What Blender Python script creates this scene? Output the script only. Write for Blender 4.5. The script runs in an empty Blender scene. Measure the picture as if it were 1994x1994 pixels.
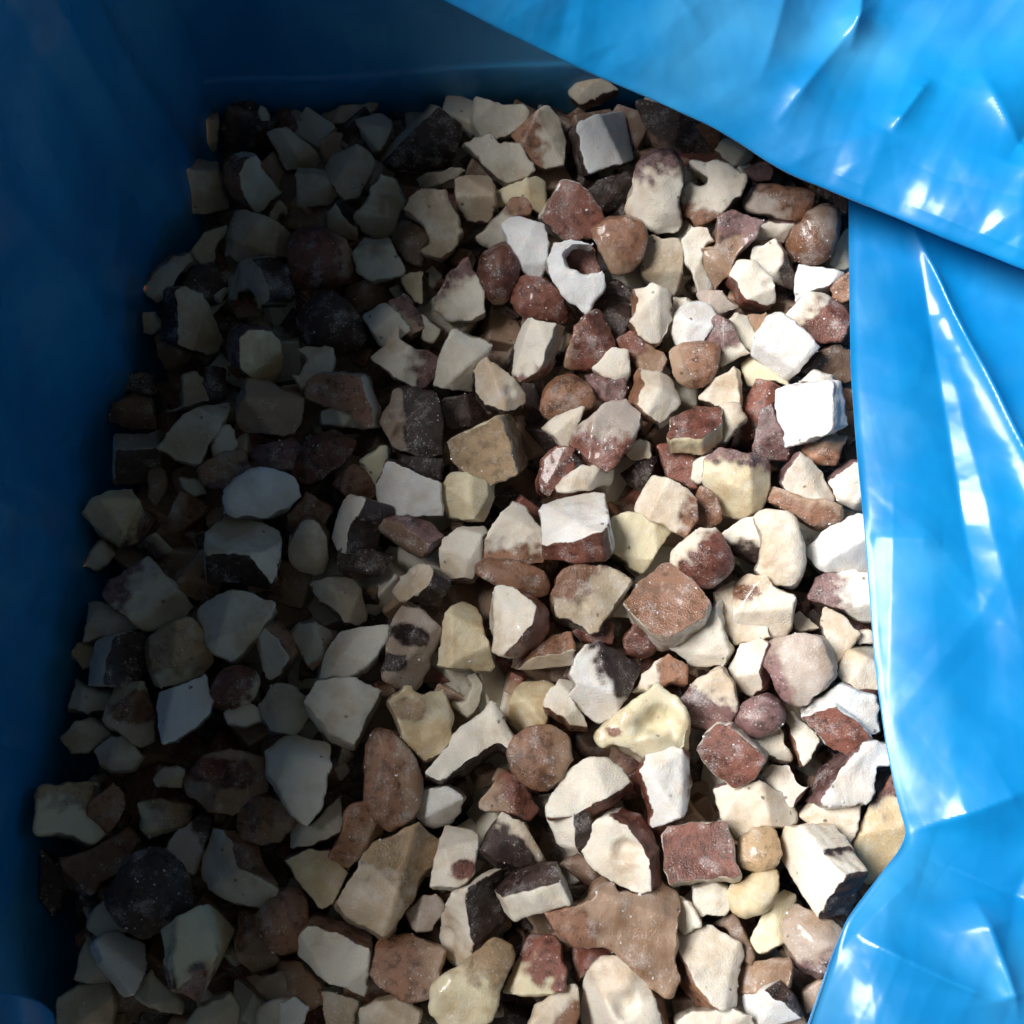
import bpy, bmesh, math, random
import numpy as np
from mathutils import Vector, Matrix, noise

random.seed(7); np.random.seed(7)
scene = bpy.context.scene

# ------------------------------------------------------------------ camera
TILT = math.radians(17.0)          # camera leans back from straight down
FOV = math.radians(52.0)
DIST = 0.277                       # metres from lens to the pile
cam_data = bpy.data.cameras.new("camera")
cam_data.sensor_width = 36.0
cam_data.lens = 18.0 / math.tan(FOV / 2)
cam_data.clip_start = 0.005
cam_data.clip_end = 20.0
cam = bpy.data.objects.new("camera", cam_data)
scene.collection.objects.link(cam)
CAM = Vector((0.0, -math.sin(TILT) * DIST, math.cos(TILT) * DIST))
cam.location = CAM
cam.rotation_euler = (TILT, 0, 0)
scene.camera = cam
scene.render.resolution_x = 1024
scene.render.resolution_y = 1024

# ------------------------------------------------------------------ world and lamps
world = bpy.data.worlds.new("World")
scene.world = world
world.use_nodes = True
bg = world.node_tree.nodes["Background"]
bg.inputs["Color"].default_value = (0.88, 1.0, 0.97, 1)
bg.inputs["Strength"].default_value = 0.072

def area_lamp(name, loc, target, size, power, color):
    ld = bpy.data.lights.new(name, 'AREA')
    ld.shape = 'DISK'; ld.size = size; ld.energy = power; ld.color = color
    o = bpy.data.objects.new(name, ld)
    scene.collection.objects.link(o)
    o.location = loc
    d = Vector(target) - Vector(loc)
    o.rotation_euler = d.to_track_quat('-Z', 'Y').to_euler()
    return o
# the ceiling lamp: behind and to the left of the bag, so its left and back sides shade the pile
area_lamp("ceiling_lamp", (-0.86, 0.16, 0.96), (0.03, 0, 0), 0.80, 50.0, (1.0, 0.97, 0.94))

scene.cycles.use_adaptive_sampling = True
scene.cycles.adaptive_threshold = 0.03
scene.cycles.max_bounces = 5
scene.cycles.diffuse_bounces = 3
scene.cycles.glossy_bounces = 2

cam_data.dof.use_dof = True
cam_data.dof.focus_distance = DIST - 0.008
cam_data.dof.aperture_fstop = 20.0

vs = scene.view_settings
vs.view_transform = 'Standard'
vs.look = 'None'
vs.exposure = 0.0
vs.gamma = 1.0
vs.use_curve_mapping = False

# ------------------------------------------------------------------ photograph pixels to places
CR = Vector((1, 0, 0))
CU = Vector((0, math.cos(TILT), math.sin(TILT)))
CF = Vector((0, math.sin(TILT), -math.cos(TILT)))
TH = math.tan(FOV / 2)
def ray(sx, sy):                   # a pixel of the 1994 px photograph to a direction
    u = (sx - 997.0) / 997.0 * TH
    v = (997.0 - sy) / 997.0 * TH
    return (CF + CR * u + CU * v)
def at_height(sx, sy, z):
    d = ray(sx, sy)
    return CAM + d * ((z - CAM.z) / d.z)
FS = 1994.0 / 1932.0
def F(x, y, z):                    # overview pixel, height in mm
    return at_height(x * FS, y * FS, z * 0.001)

# ------------------------------------------------------------------ node helpers
def new_mat(name):
    m = bpy.data.materials.new(name); m.use_nodes = True
    nt = m.node_tree
    return m, nt, nt.nodes["Principled BSDF"]
def node(nt, t, **kw):
    n = nt.nodes.new(t)
    for k, v in kw.items(): setattr(n, k, v)
    return n
def mixc(nt, fac, a, b, mode='MIX'):
    n = nt.nodes.new("ShaderNodeMix"); n.data_type = 'RGBA'; n.blend_type = mode
    for sock, val in ((n.inputs[0], fac), (n.inputs[6], a), (n.inputs[7], b)):
        if hasattr(val, "links"): nt.links.new(val, sock)
        elif isinstance(val, tuple): sock.default_value = (*val, 1)
        else: sock.default_value = val
    return n.outputs[2]
def ramp(nt, src, lo, hi, a=0.0, b=1.0):
    n = nt.nodes.new("ShaderNodeMapRange"); n.interpolation_type = 'SMOOTHSTEP'
    nt.links.new(src, n.inputs[0])
    n.inputs[1].default_value = lo; n.inputs[2].default_value = hi
    n.inputs[3].default_value = a; n.inputs[4].default_value = b
    return n.outputs[0]
def math_n(nt, op, a, b):
    n = nt.nodes.new("ShaderNodeMath"); n.operation = op
    for s, v in zip(n.inputs, (a, b)):
        if hasattr(v, "links"): nt.links.new(v, s)
        else: s.default_value = v
    return n.outputs[0]
def tex_noise(nt, vec, scale, detail=3.0, rough=0.55):
    n = nt.nodes.new("ShaderNodeTexNoise")
    nt.links.new(vec, n.inputs["Vector"])
    n.inputs["Scale"].default_value = scale
    n.inputs["Detail"].default_value = detail
    n.inputs["Roughness"].default_value = rough
    return n.outputs["Fac"]

# ------------------------------------------------------------------ mushroom materials
FLESH = {'c': (0.76, 0.70, 0.60), 'w': (0.84, 0.82, 0.79), 'y': (0.74, 0.66, 0.46), 'g': (0.58, 0.54, 0.45),
         't': (0.37, 0.245, 0.165), 'b': (0.20, 0.12, 0.075), 'G': (0.46, 0.39, 0.34)}
SKIN = {'r': (0.125, 0.043, 0.028), 'd': (0.030, 0.015, 0.012), 'o': (0.215, 0.102, 0.056), 'p': (0.130, 0.070, 0.066),
        'm': (0.185, 0.090, 0.050), 'k': (0.37, 0.255, 0.145)}
MATS = {}
def mushroom_mat(fl, sk, wet):
    key = (fl, sk, wet)
    if key in MATS: return MATS[key]
    m, nt, bs = new_mat("frozen_mushroom_" + fl + sk + ("_wet" if wet else ""))
    tc = node(nt, "ShaderNodeTexCoord")
    sd = node(nt, "ShaderNodeAttribute", attribute_name="seed")
    add = node(nt, "ShaderNodeVectorMath", operation='ADD')
    nt.links.new(tc.outputs["Object"], add.inputs[0]); nt.links.new(sd.outputs["Vector"], add.inputs[1])
    V = add.outputs[0]; rnd = sd.outputs["Fac"]
    big = tex_noise(nt, V, 82, 3)
    mid = tex_noise(nt, V, 430, 3, 0.65)
    fine = tex_noise(nt, V, 2300, 2, 0.7)
    # flesh: cream clouded with tan, more on some pieces than on others; a few dark freckles
    a = FLESH[fl]
    tan = tuple(c * k for c, k in zip(a, (0.86, 0.80, 0.73) if fl == 'w' else (0.76, 0.63, 0.50)))
    pale = tuple(min(0.88, c * 1.08 + 0.02) for c in a)
    cloud = math_n(nt, 'ADD', big, math_n(nt, 'MULTIPLY', math_n(nt, 'SUBTRACT', rnd, 0.55), 0.32))
    cloud = math_n(nt, 'ADD', cloud, math_n(nt, 'MULTIPLY', math_n(nt, 'SUBTRACT', mid, 0.5), 0.28))
    flesh = mixc(nt, ramp(nt, cloud, 0.36, 0.78), pale, tan)
    flesh = mixc(nt, ramp(nt, fine, 0.54, 0.80, 0, 0.35), flesh, tuple(c * 0.60 for c in a))
    vor = node(nt, "ShaderNodeTexVoronoi"); nt.links.new(V, vor.inputs["Vector"]); vor.inputs["Scale"].default_value = 330
    sep = node(nt, "ShaderNodeSeparateColor"); nt.links.new(vor.outputs["Color"], sep.inputs[0])
    rare = math_n(nt, 'GREATER_THAN', sep.outputs[0], 0.88)
    dd = math_n(nt, 'ADD', vor.outputs["Distance"], math_n(nt, 'MULTIPLY', math_n(nt, 'SUBTRACT', fine, 0.5), 0.35))
    dot = math_n(nt, 'MULTIPLY', ramp(nt, dd, 0.06, 0.22, 0.8, 0.0), rare)
    flesh = mixc(nt, dot, flesh, (0.06, 0.04, 0.028))
    # skin: streaked pigment bleeding into the flesh next to it
    s = SKIN[sk]
    light = sk in 'ko'
    s2 = tuple(c * (1.35 if light else 1.9) + 0.014 for c in s)
    s3 = tuple(c * (0.62 if light else 0.42) for c in s)
    skin = mixc(nt, ramp(nt, cloud, 0.35, 0.75), s2, s)
    skin = mixc(nt, ramp(nt, mid, 0.46, 0.70, 0, 0.8), skin, s3)
    at = node(nt, "ShaderNodeAttribute", attribute_name="skin")
    mk = math_n(nt, 'ADD', at.outputs["Fac"], math_n(nt, 'MULTIPLY', math_n(nt, 'SUBTRACT', mid, 0.5), 0.75))
    mask = ramp(nt, mk, 0.32, 0.74)
    halo = tuple(0.45 * c + 0.55 * t for c, t in zip(a, (0.26, 0.14, 0.075)))
    side_brown = node(nt, "ShaderNodeAttribute", attribute_name="side_brown")     # browner tint on some sides, setting them off from the face
    rk = math_n(nt, 'ADD', side_brown.outputs["Fac"], math_n(nt, 'MULTIPLY', math_n(nt, 'SUBTRACT', mid, 0.5), 0.6))
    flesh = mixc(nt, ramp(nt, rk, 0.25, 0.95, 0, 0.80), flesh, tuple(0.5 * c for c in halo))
    flesh = mixc(nt, ramp(nt, mk, 0.06, 0.50, 0, 0.75), flesh, halo)
    col = mixc(nt, mask, flesh, skin)
    # frost: rime crystals as crumbs and as a thin dusting
    v2 = node(nt, "ShaderNodeTexVoronoi"); nt.links.new(V, v2.inputs["Vector"]); v2.inputs["Scale"].default_value = 1250
    sp2 = node(nt, "ShaderNodeSeparateColor"); nt.links.new(v2.outputs["Color"], sp2.inputs[0])
    crumb = math_n(nt, 'MULTIPLY', ramp(nt, v2.outputs["Distance"], 0.16, 0.44, 1.0, 0.0), math_n(nt, 'GREATER_THAN', sp2.outputs[1], 0.80))
    rim = tex_noise(nt, V, 210, 2)
    frost = math_n(nt, 'MAXIMUM', math_n(nt, 'MULTIPLY', crumb, ramp(nt, rim, 0.40, 0.62)),
                   math_n(nt, 'MULTIPLY', ramp(nt, math_n(nt, 'ADD', rim, math_n(nt, 'MULTIPLY', math_n(nt, 'SUBTRACT', fine, 0.5), 0.7)), 0.52, 0.80), 0.62))
    col = mixc(nt, math_n(nt, 'MULTIPLY', frost, 0.60), col, (0.74, 0.72, 0.71))
    nt.links.new(col, bs.inputs["Base Color"])
    bs.inputs["Subsurface Weight"].default_value = 0.45 if (wet or fl in 'tG') else 0.40
    bs.inputs["Subsurface Radius"].default_value = (0.0024, 0.0016, 0.0010)
    bs.inputs["Subsurface Scale"].default_value = 1.0
    gl = ramp(nt, big, 0.40, 0.66, 0.60, 0.16 if wet else 0.34)
    nt.links.new(math_n(nt, 'ADD', gl, math_n(nt, 'MULTIPLY', mask, -0.10)), bs.inputs["Roughness"])
    bs.inputs["Specular IOR Level"].default_value = 0.5
    bs.inputs["Coat Weight"].default_value = 0.45 if wet else 0.05
    bs.inputs["Coat Roughness"].default_value = 0.13
    hgt = math_n(nt, 'ADD', math_n(nt, 'MULTIPLY', fine, 0.60), math_n(nt, 'MULTIPLY', mid, 0.30))
    bp = node(nt, "ShaderNodeBump"); nt.links.new(hgt, bp.inputs["Height"])
    bp.inputs["Strength"].default_value = 0.7; bp.inputs["Distance"].default_value = 0.0006
    nt.links.new(bp.outputs[0], bs.inputs["Normal"])
    MATS[key] = m
    return m

# ------------------------------------------------------------------ bag material
def bag_mat():
    m, nt, bs = new_mat("blue_polythene")
    tc = node(nt, "ShaderNodeTexCoord"); V = tc.outputs["Object"]
    n1 = tex_noise(nt, V, 22, 4, 0.6)
    n2 = tex_noise(nt, V, 40, 2, 0.5)
    col = mixc(nt, ramp(nt, n1, 0.35, 0.7), (0.001, 0.18, 0.47), (0.003, 0.245, 0.56))
    col = mixc(nt, ramp(nt, n2, 0.50, 0.80, 0, 0.16), col, (0.13, 0.42, 0.64))
    n3 = tex_noise(nt, V, 11, 3, 0.55)                 # film stretched thin and milky in broad patches
    col = mixc(nt, ramp(nt, n3, 0.50, 0.72, 0, 0.34), col, (0.16, 0.42, 0.58))
    nt.links.new(col, bs.inputs["Base Color"])
    nt.links.new(ramp(nt, n2, 0.35, 0.7, 0.17, 0.30), bs.inputs["Roughness"])
    bs.inputs["Specular IOR Level"].default_value = 0.36
    bs.inputs["Coat Weight"].default_value = 0.45
    bs.inputs["Coat Roughness"].default_value = 0.42
    rd = node(nt, "ShaderNodeTexNoise", noise_type='RIDGED_MULTIFRACTAL')
    nt.links.new(V, rd.inputs["Vector"]); rd.inputs["Scale"].default_value = 34; rd.inputs["Detail"].default_value = 3.5
    h = math_n(nt, 'ADD', math_n(nt, 'MULTIPLY', tex_noise(nt, V, 90, 2), 0.30), math_n(nt, 'MULTIPLY', rd.outputs["Fac"], 0.45))
    bp = node(nt, "ShaderNodeBump"); nt.links.new(h, bp.inputs["Height"])
    bp.inputs["Strength"].default_value = 0.65; bp.inputs["Distance"].default_value = 0.0016
    nt.links.new(bp.outputs[0], bs.inputs["Normal"])
    return m
BAG = bag_mat()

# ------------------------------------------------------------------ the bag
bag = bpy.data.objects.new("plastic_bag", None)
scene.collection.objects.link(bag)
bag.location = (0, 0, -0.058)
bag["label"] = "glossy bright blue plastic bag liner holding the diced frozen mushrooms"
bag["category"] = "plastic bag"

def spline(P, n):
    """Catmull-Rom through the rows of P (k, d) -> n samples"""
    P = np.asarray(P, float); k = len(P)
    t = np.linspace(0, k - 1, n); i = np.minimum(t.astype(int), k - 2); f = (t - i)[:, None]
    p1 = P[i]; p2 = P[i + 1]
    p0 = np.where((i > 0)[:, None], P[np.maximum(i - 1, 0)], 2 * p1 - p2)
    p3 = np.where((i < k - 2)[:, None], P[np.minimum(i + 2, k - 1)], 2 * p2 - p1)
    return 0.5 * ((2 * p1) + (p2 - p0) * f + (2 * p0 - 5 * p1 + 4 * p2 - p3) * f ** 2 + (3 * p1 - p0 - 3 * p2 + p3) * f ** 3)

def resample(P, n):
    P = np.asarray(P, float)
    L = np.r_[0, np.cumsum(np.linalg.norm(np.diff(P[:, :2], axis=0), axis=1))]
    t = np.linspace(0, L[-1], n)
    return np.stack([np.interp(t, L, P[:, c]) for c in range(P.shape[1])], 1)

def sheet(name, rows, nu, nv, crumple=0.0, creases=(), seed=0.0, hold=None, folds=0, fold_dir=0.0):
    """rows: list of world-space polylines (same number of points); a crumpled sheet through them"""
    R = np.array([spline(r, nu) for r in rows])                # (k, nu, 3)
    k = len(rows)
    G = np.array([spline(R[:, j, :], nv) for j in range(nu)])  # (nu, nv, 3)
    du = np.gradient(G, axis=0); dv = np.gradient(G, axis=1)
    N = np.cross(du, dv); N /= np.linalg.norm(N, axis=2, keepdims=True) + 1e-12
    if N[nu // 2, nv // 2] @ (np.array(CAM) - G[nu // 2, nv // 2]) < 0: N = -N
    D = np.zeros((nu, nv))
    if crumple:
        for i in range(nu):
            for j in range(nv):
                p = Vector(G[i, j])
                a = noise.noise(p * 24 + Vector((seed, 0, 0)))
                b = 1 - abs(noise.noise(p * 38 + Vector((0, seed, 3)))) * 2
                c = 1 - abs(noise.noise(p * 95 + Vector((seed, 7, 3)))) * 2
                D[i, j] = crumple * (0.75 * a + 0.16 * b + 0.05 * c)
    for (x0, y0, x1, y1, amp, w) in creases:
        a = np.array(F(x0, y0, 25)); b = np.array(F(x1, y1, 25))
        ab = b - a
        # distance measured on the sheet in plan view
        q = G - a
        t = (q[..., 0] * ab[0] + q[..., 1] * ab[1]) / (ab[0] ** 2 + ab[1] ** 2)
        tt = np.clip(t, 0, 1)
        dx = q[..., 0] - tt * ab[0]; dy = q[..., 1] - tt * ab[1]
        d = np.sqrt(dx * dx + dy * dy)
        fade = np.clip(np.minimum(t, 1 - t) * 4 + 0.15, 0, 1)
        D += amp * 0.001 * fade * np.exp(-np.abs(d / (w * 0.00014)) ** 1.05)
    rf = random.Random(int(seed * 10))
    for _ in range(folds):             # small sharp fold lines with flat film between them
        a = G[rf.randrange(nu), rf.randrange(nv)]
        th = rf.gauss(fold_dir, 0.7); ln = rf.uniform(0.010, 0.055)
        q = G - a
        al = q[..., 0] * math.cos(th) + q[..., 1] * math.sin(th); ac = -q[..., 0] * math.sin(th) + q[..., 1] * math.cos(th)
        w = rf.uniform(0.0025, 0.010)
        tent = np.maximum(0, 1 - np.abs(ac + 0.10 * np.abs(al)) / w) * np.clip(1.6 * (1 - np.abs(al) / ln), 0, 1)
        D += rf.choice((-1, 1, 1)) * w * rf.uniform(0.015, 0.075) * tent
    if hold is not None:
        D *= hold(np.linspace(0, 1, nv))[None, :]
    G = G + N * D[..., None]
    verts = G.reshape(-1, 3) - np.array(bag.location)
    idx = np.arange(nu * nv).reshape(nu, nv)
    faces = np.stack([idx[:-1, :-1], idx[1:, :-1], idx[1:, 1:], idx[:-1, 1:]], -1).reshape(-1, 4)
    me = bpy.data.meshes.new(name)
    me.from_pydata(verts.tolist(), [], faces.tolist())
    me.polygons.foreach_set("use_smooth", np.ones(len(me.polygons), bool))
    me.materials.append(BAG)
    o = bpy.data.objects.new(name, me)
    scene.collection.objects.link(o)
    o.parent = bag
    md = o.modifiers.new("film", 'SOLIDIFY'); md.thickness = 0.00025; md.offset = -1
    return o

def wall_rows(contact, levels):
    """contact: world points on the pile's edge; levels: (z mm, outward mm)"""
    C = np.array(contact)
    T = np.gradient(C, axis=0)[:, :2]; T /= np.linalg.norm(T, axis=1, keepdims=True)
    O = np.stack([-T[:, 1], T[:, 0]], 1)
    if ((C[:, :2] * O).sum()) < 0: O = -O
    rows = []
    for z, out in levels:
        r = C.copy(); r[:, :2] += O * out * 0.001; r[:, 2] = z * 0.001
        rows.append(r)
    return rows

left = [F(x, y, 0) for x, y in ((30, 2150), (55, 1900), (56, 1700), (66, 1500), (108, 1330), (140, 1150), (158, 1000), (195, 800), (240, 640), (290, 480), (345, 330), (398, 185), (425, 110))]
WALL_Z = 164
sheet("side_wall", wall_rows([tuple(p) for p in left], [(-56, -6), (-20, -1), (6, 1), (30, 3), (65, 4), (105, 6), (WALL_Z, 9)]), 170, 120,
      0.0034, [(250, 170, 215, 330, 5, 90), (110, 250, 160, 700, 4, 60), (40, 950, 20, 1130, 3, 50)], 4.1, folds=60, fold_dir=1.4)
back = [F(x, y, 0) for x, y in ((385, 184), (460, 176), (560, 176), (640, 174), (720, 168), (850, 158), (960, 152), (1060, 148), (1200, 140), (1450, 140), (1750, 140), (2050, 140))]
sheet("back_wall", wall_rows([tuple(p) for p in back], [(-56, 0), (-20, 0), (4, -1), (9, 0.5), (25, 3), (60, 5), (112, 8)]), 150, 100, 0.0016, [], 9.3)

# flap folded in over the far right corner
edge = resample([(830, -4, 62), (960, 62, 54), (1100, 130, 47), (1240, 190, 42), (1370, 250, 37), (1430, 292, 34), (1500, 330, 33), (1600, 371, 33), (1760, 437, 36), (1932, 505, 40), (2150, 590, 44)], 24)
under = [F(x + 30, y - 62, z - 5) for x, y, z in edge]
edge_r = [F(x, y, z) for x, y, z in edge]
r1 = [F(x + 8, y - 22, z + 3.0) for x, y, z in edge]
r2 = [F(x + 45, y - 110, z + 8) for x, y, z in edge]
r3 = [F(x + 110, y - 300, z + 13) for x, y, z in edge]
r4 = [F(x + 200, y - 620, z + 26) for x, y, z in edge]
sheet("folded_flap", [under, edge_r, r1, r2, r3, r4], 300, 210, 0.0014,
      [(1590, 20, 1560, 190, 4, 22), (1725, -20, 1715, 70, 5, 16), (1715, 70, 1932, 78, 5, 20), (1440, 300, 1600, 120, 3, 40), (1780, 250, 1900, 470, 2, 30), (1830, 400, 1930, 250, -3, 26),
       (1400, 250, 1450, 60, 2.5, 60), (1640, 330, 1700, 250, 2, 18), (1150, 60, 1300, 190, 1.5, 60)], 2.2,
      hold=lambda v: np.clip((v - 0.22) * 5, 0.05, 1), folds=80, fold_dir=1.0)

# right side of the bag leaning in over the pile
edge2 = resample([(1608, 250, 17), (1602, 360, 17), (1603, 520, 17), (1606, 700, 17), (1617, 850, 17), (1632, 1000, 17), (1642, 1130, 17), (1652, 1260, 17), (1672, 1400, 17), (1692, 1500, 17), (1713, 1583, 17),
                  (1655, 1660, 17), (1602, 1730, 17), (1572, 1800, 17), (1548, 1870, 17), (1522, 1945, 17), (1490, 2050, 17)], 46)
u2 = [F(x + 70, y, -24) for x, y, z in edge2]
u1 = [F(x + 22, y, z - 10) for x, y, z in edge2]
e2 = [F(x, y, z) for x, y, z in edge2]
def lowz(y):                       # the sheet lies flatter towards the near corner
    return max(0.0, min(1.0, (y - 1500) / 350))
s1 = [F(x + 14, y, z + 1.4 - 1.0 * lowz(y)) for x, y, z in edge2]
s2 = [F(x + 110, y, 22 - 3 * lowz(y)) for x, y, z in edge2]
s3 = [F(x + 240, y + 6, 25 - 4 * lowz(y)) for x, y, z in edge2]
s4 = [F(x + 430, y + 10, 32 - 8 * lowz(y)) for x, y, z in edge2]
s5 = [F(x + 760, y + 20, 60 - 20 * lowz(y)) for x, y, z in edge2]
sheet("leaning_wall", [u2, u1, e2, s1, s2, s3, s4, s5], 380, 220, 0.0022,
      [(1730, 420, 1990, 1010, 3.2, 16), (1740, 440, 1850, 1150, -4, 80), (1790, 650, 1930, 1250, 2.2, 70), (1712, 1583, 1960, 1480, 3, 40), (1712, 1590, 1990, 1720, -4, 60), (1640, 1000, 1780, 1020, 1.2, 22),
       (1610, 1760, 1900, 1900, 3, 30), (1850, 1700, 1932, 1932, 5, 36), (1700, 900, 1690, 1500, 1.6, 36), (1600, 1800, 1750, 1650, 2, 30)], 6.6,
      hold=lambda v: np.clip((v - 0.36) * 4.5, 0.03, 1), folds=110, fold_dir=-1.1)
sheet("near_fold", [[F(-90, 1866, 44), F(10, 1874, 40), F(66, 1888, 36), F(96, 1912, 33)], [F(-90, 1960, 47), F(10, 1965, 43), F(80, 1970, 38), F(112, 1975, 34)], [F(-90, 2100, 50), F(10, 2100, 45), F(90, 2100, 40), F(125, 2100, 34)]], 40, 30, 0.0012, [], 1.7)
base = [[(x, y, -0.0575) for x in (-0.16, -0.05, 0.05, 0.17)] for y in (-0.22, -0.05, 0.06, 0.155)]
sheet("bag_base", base, 20, 20)
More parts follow.
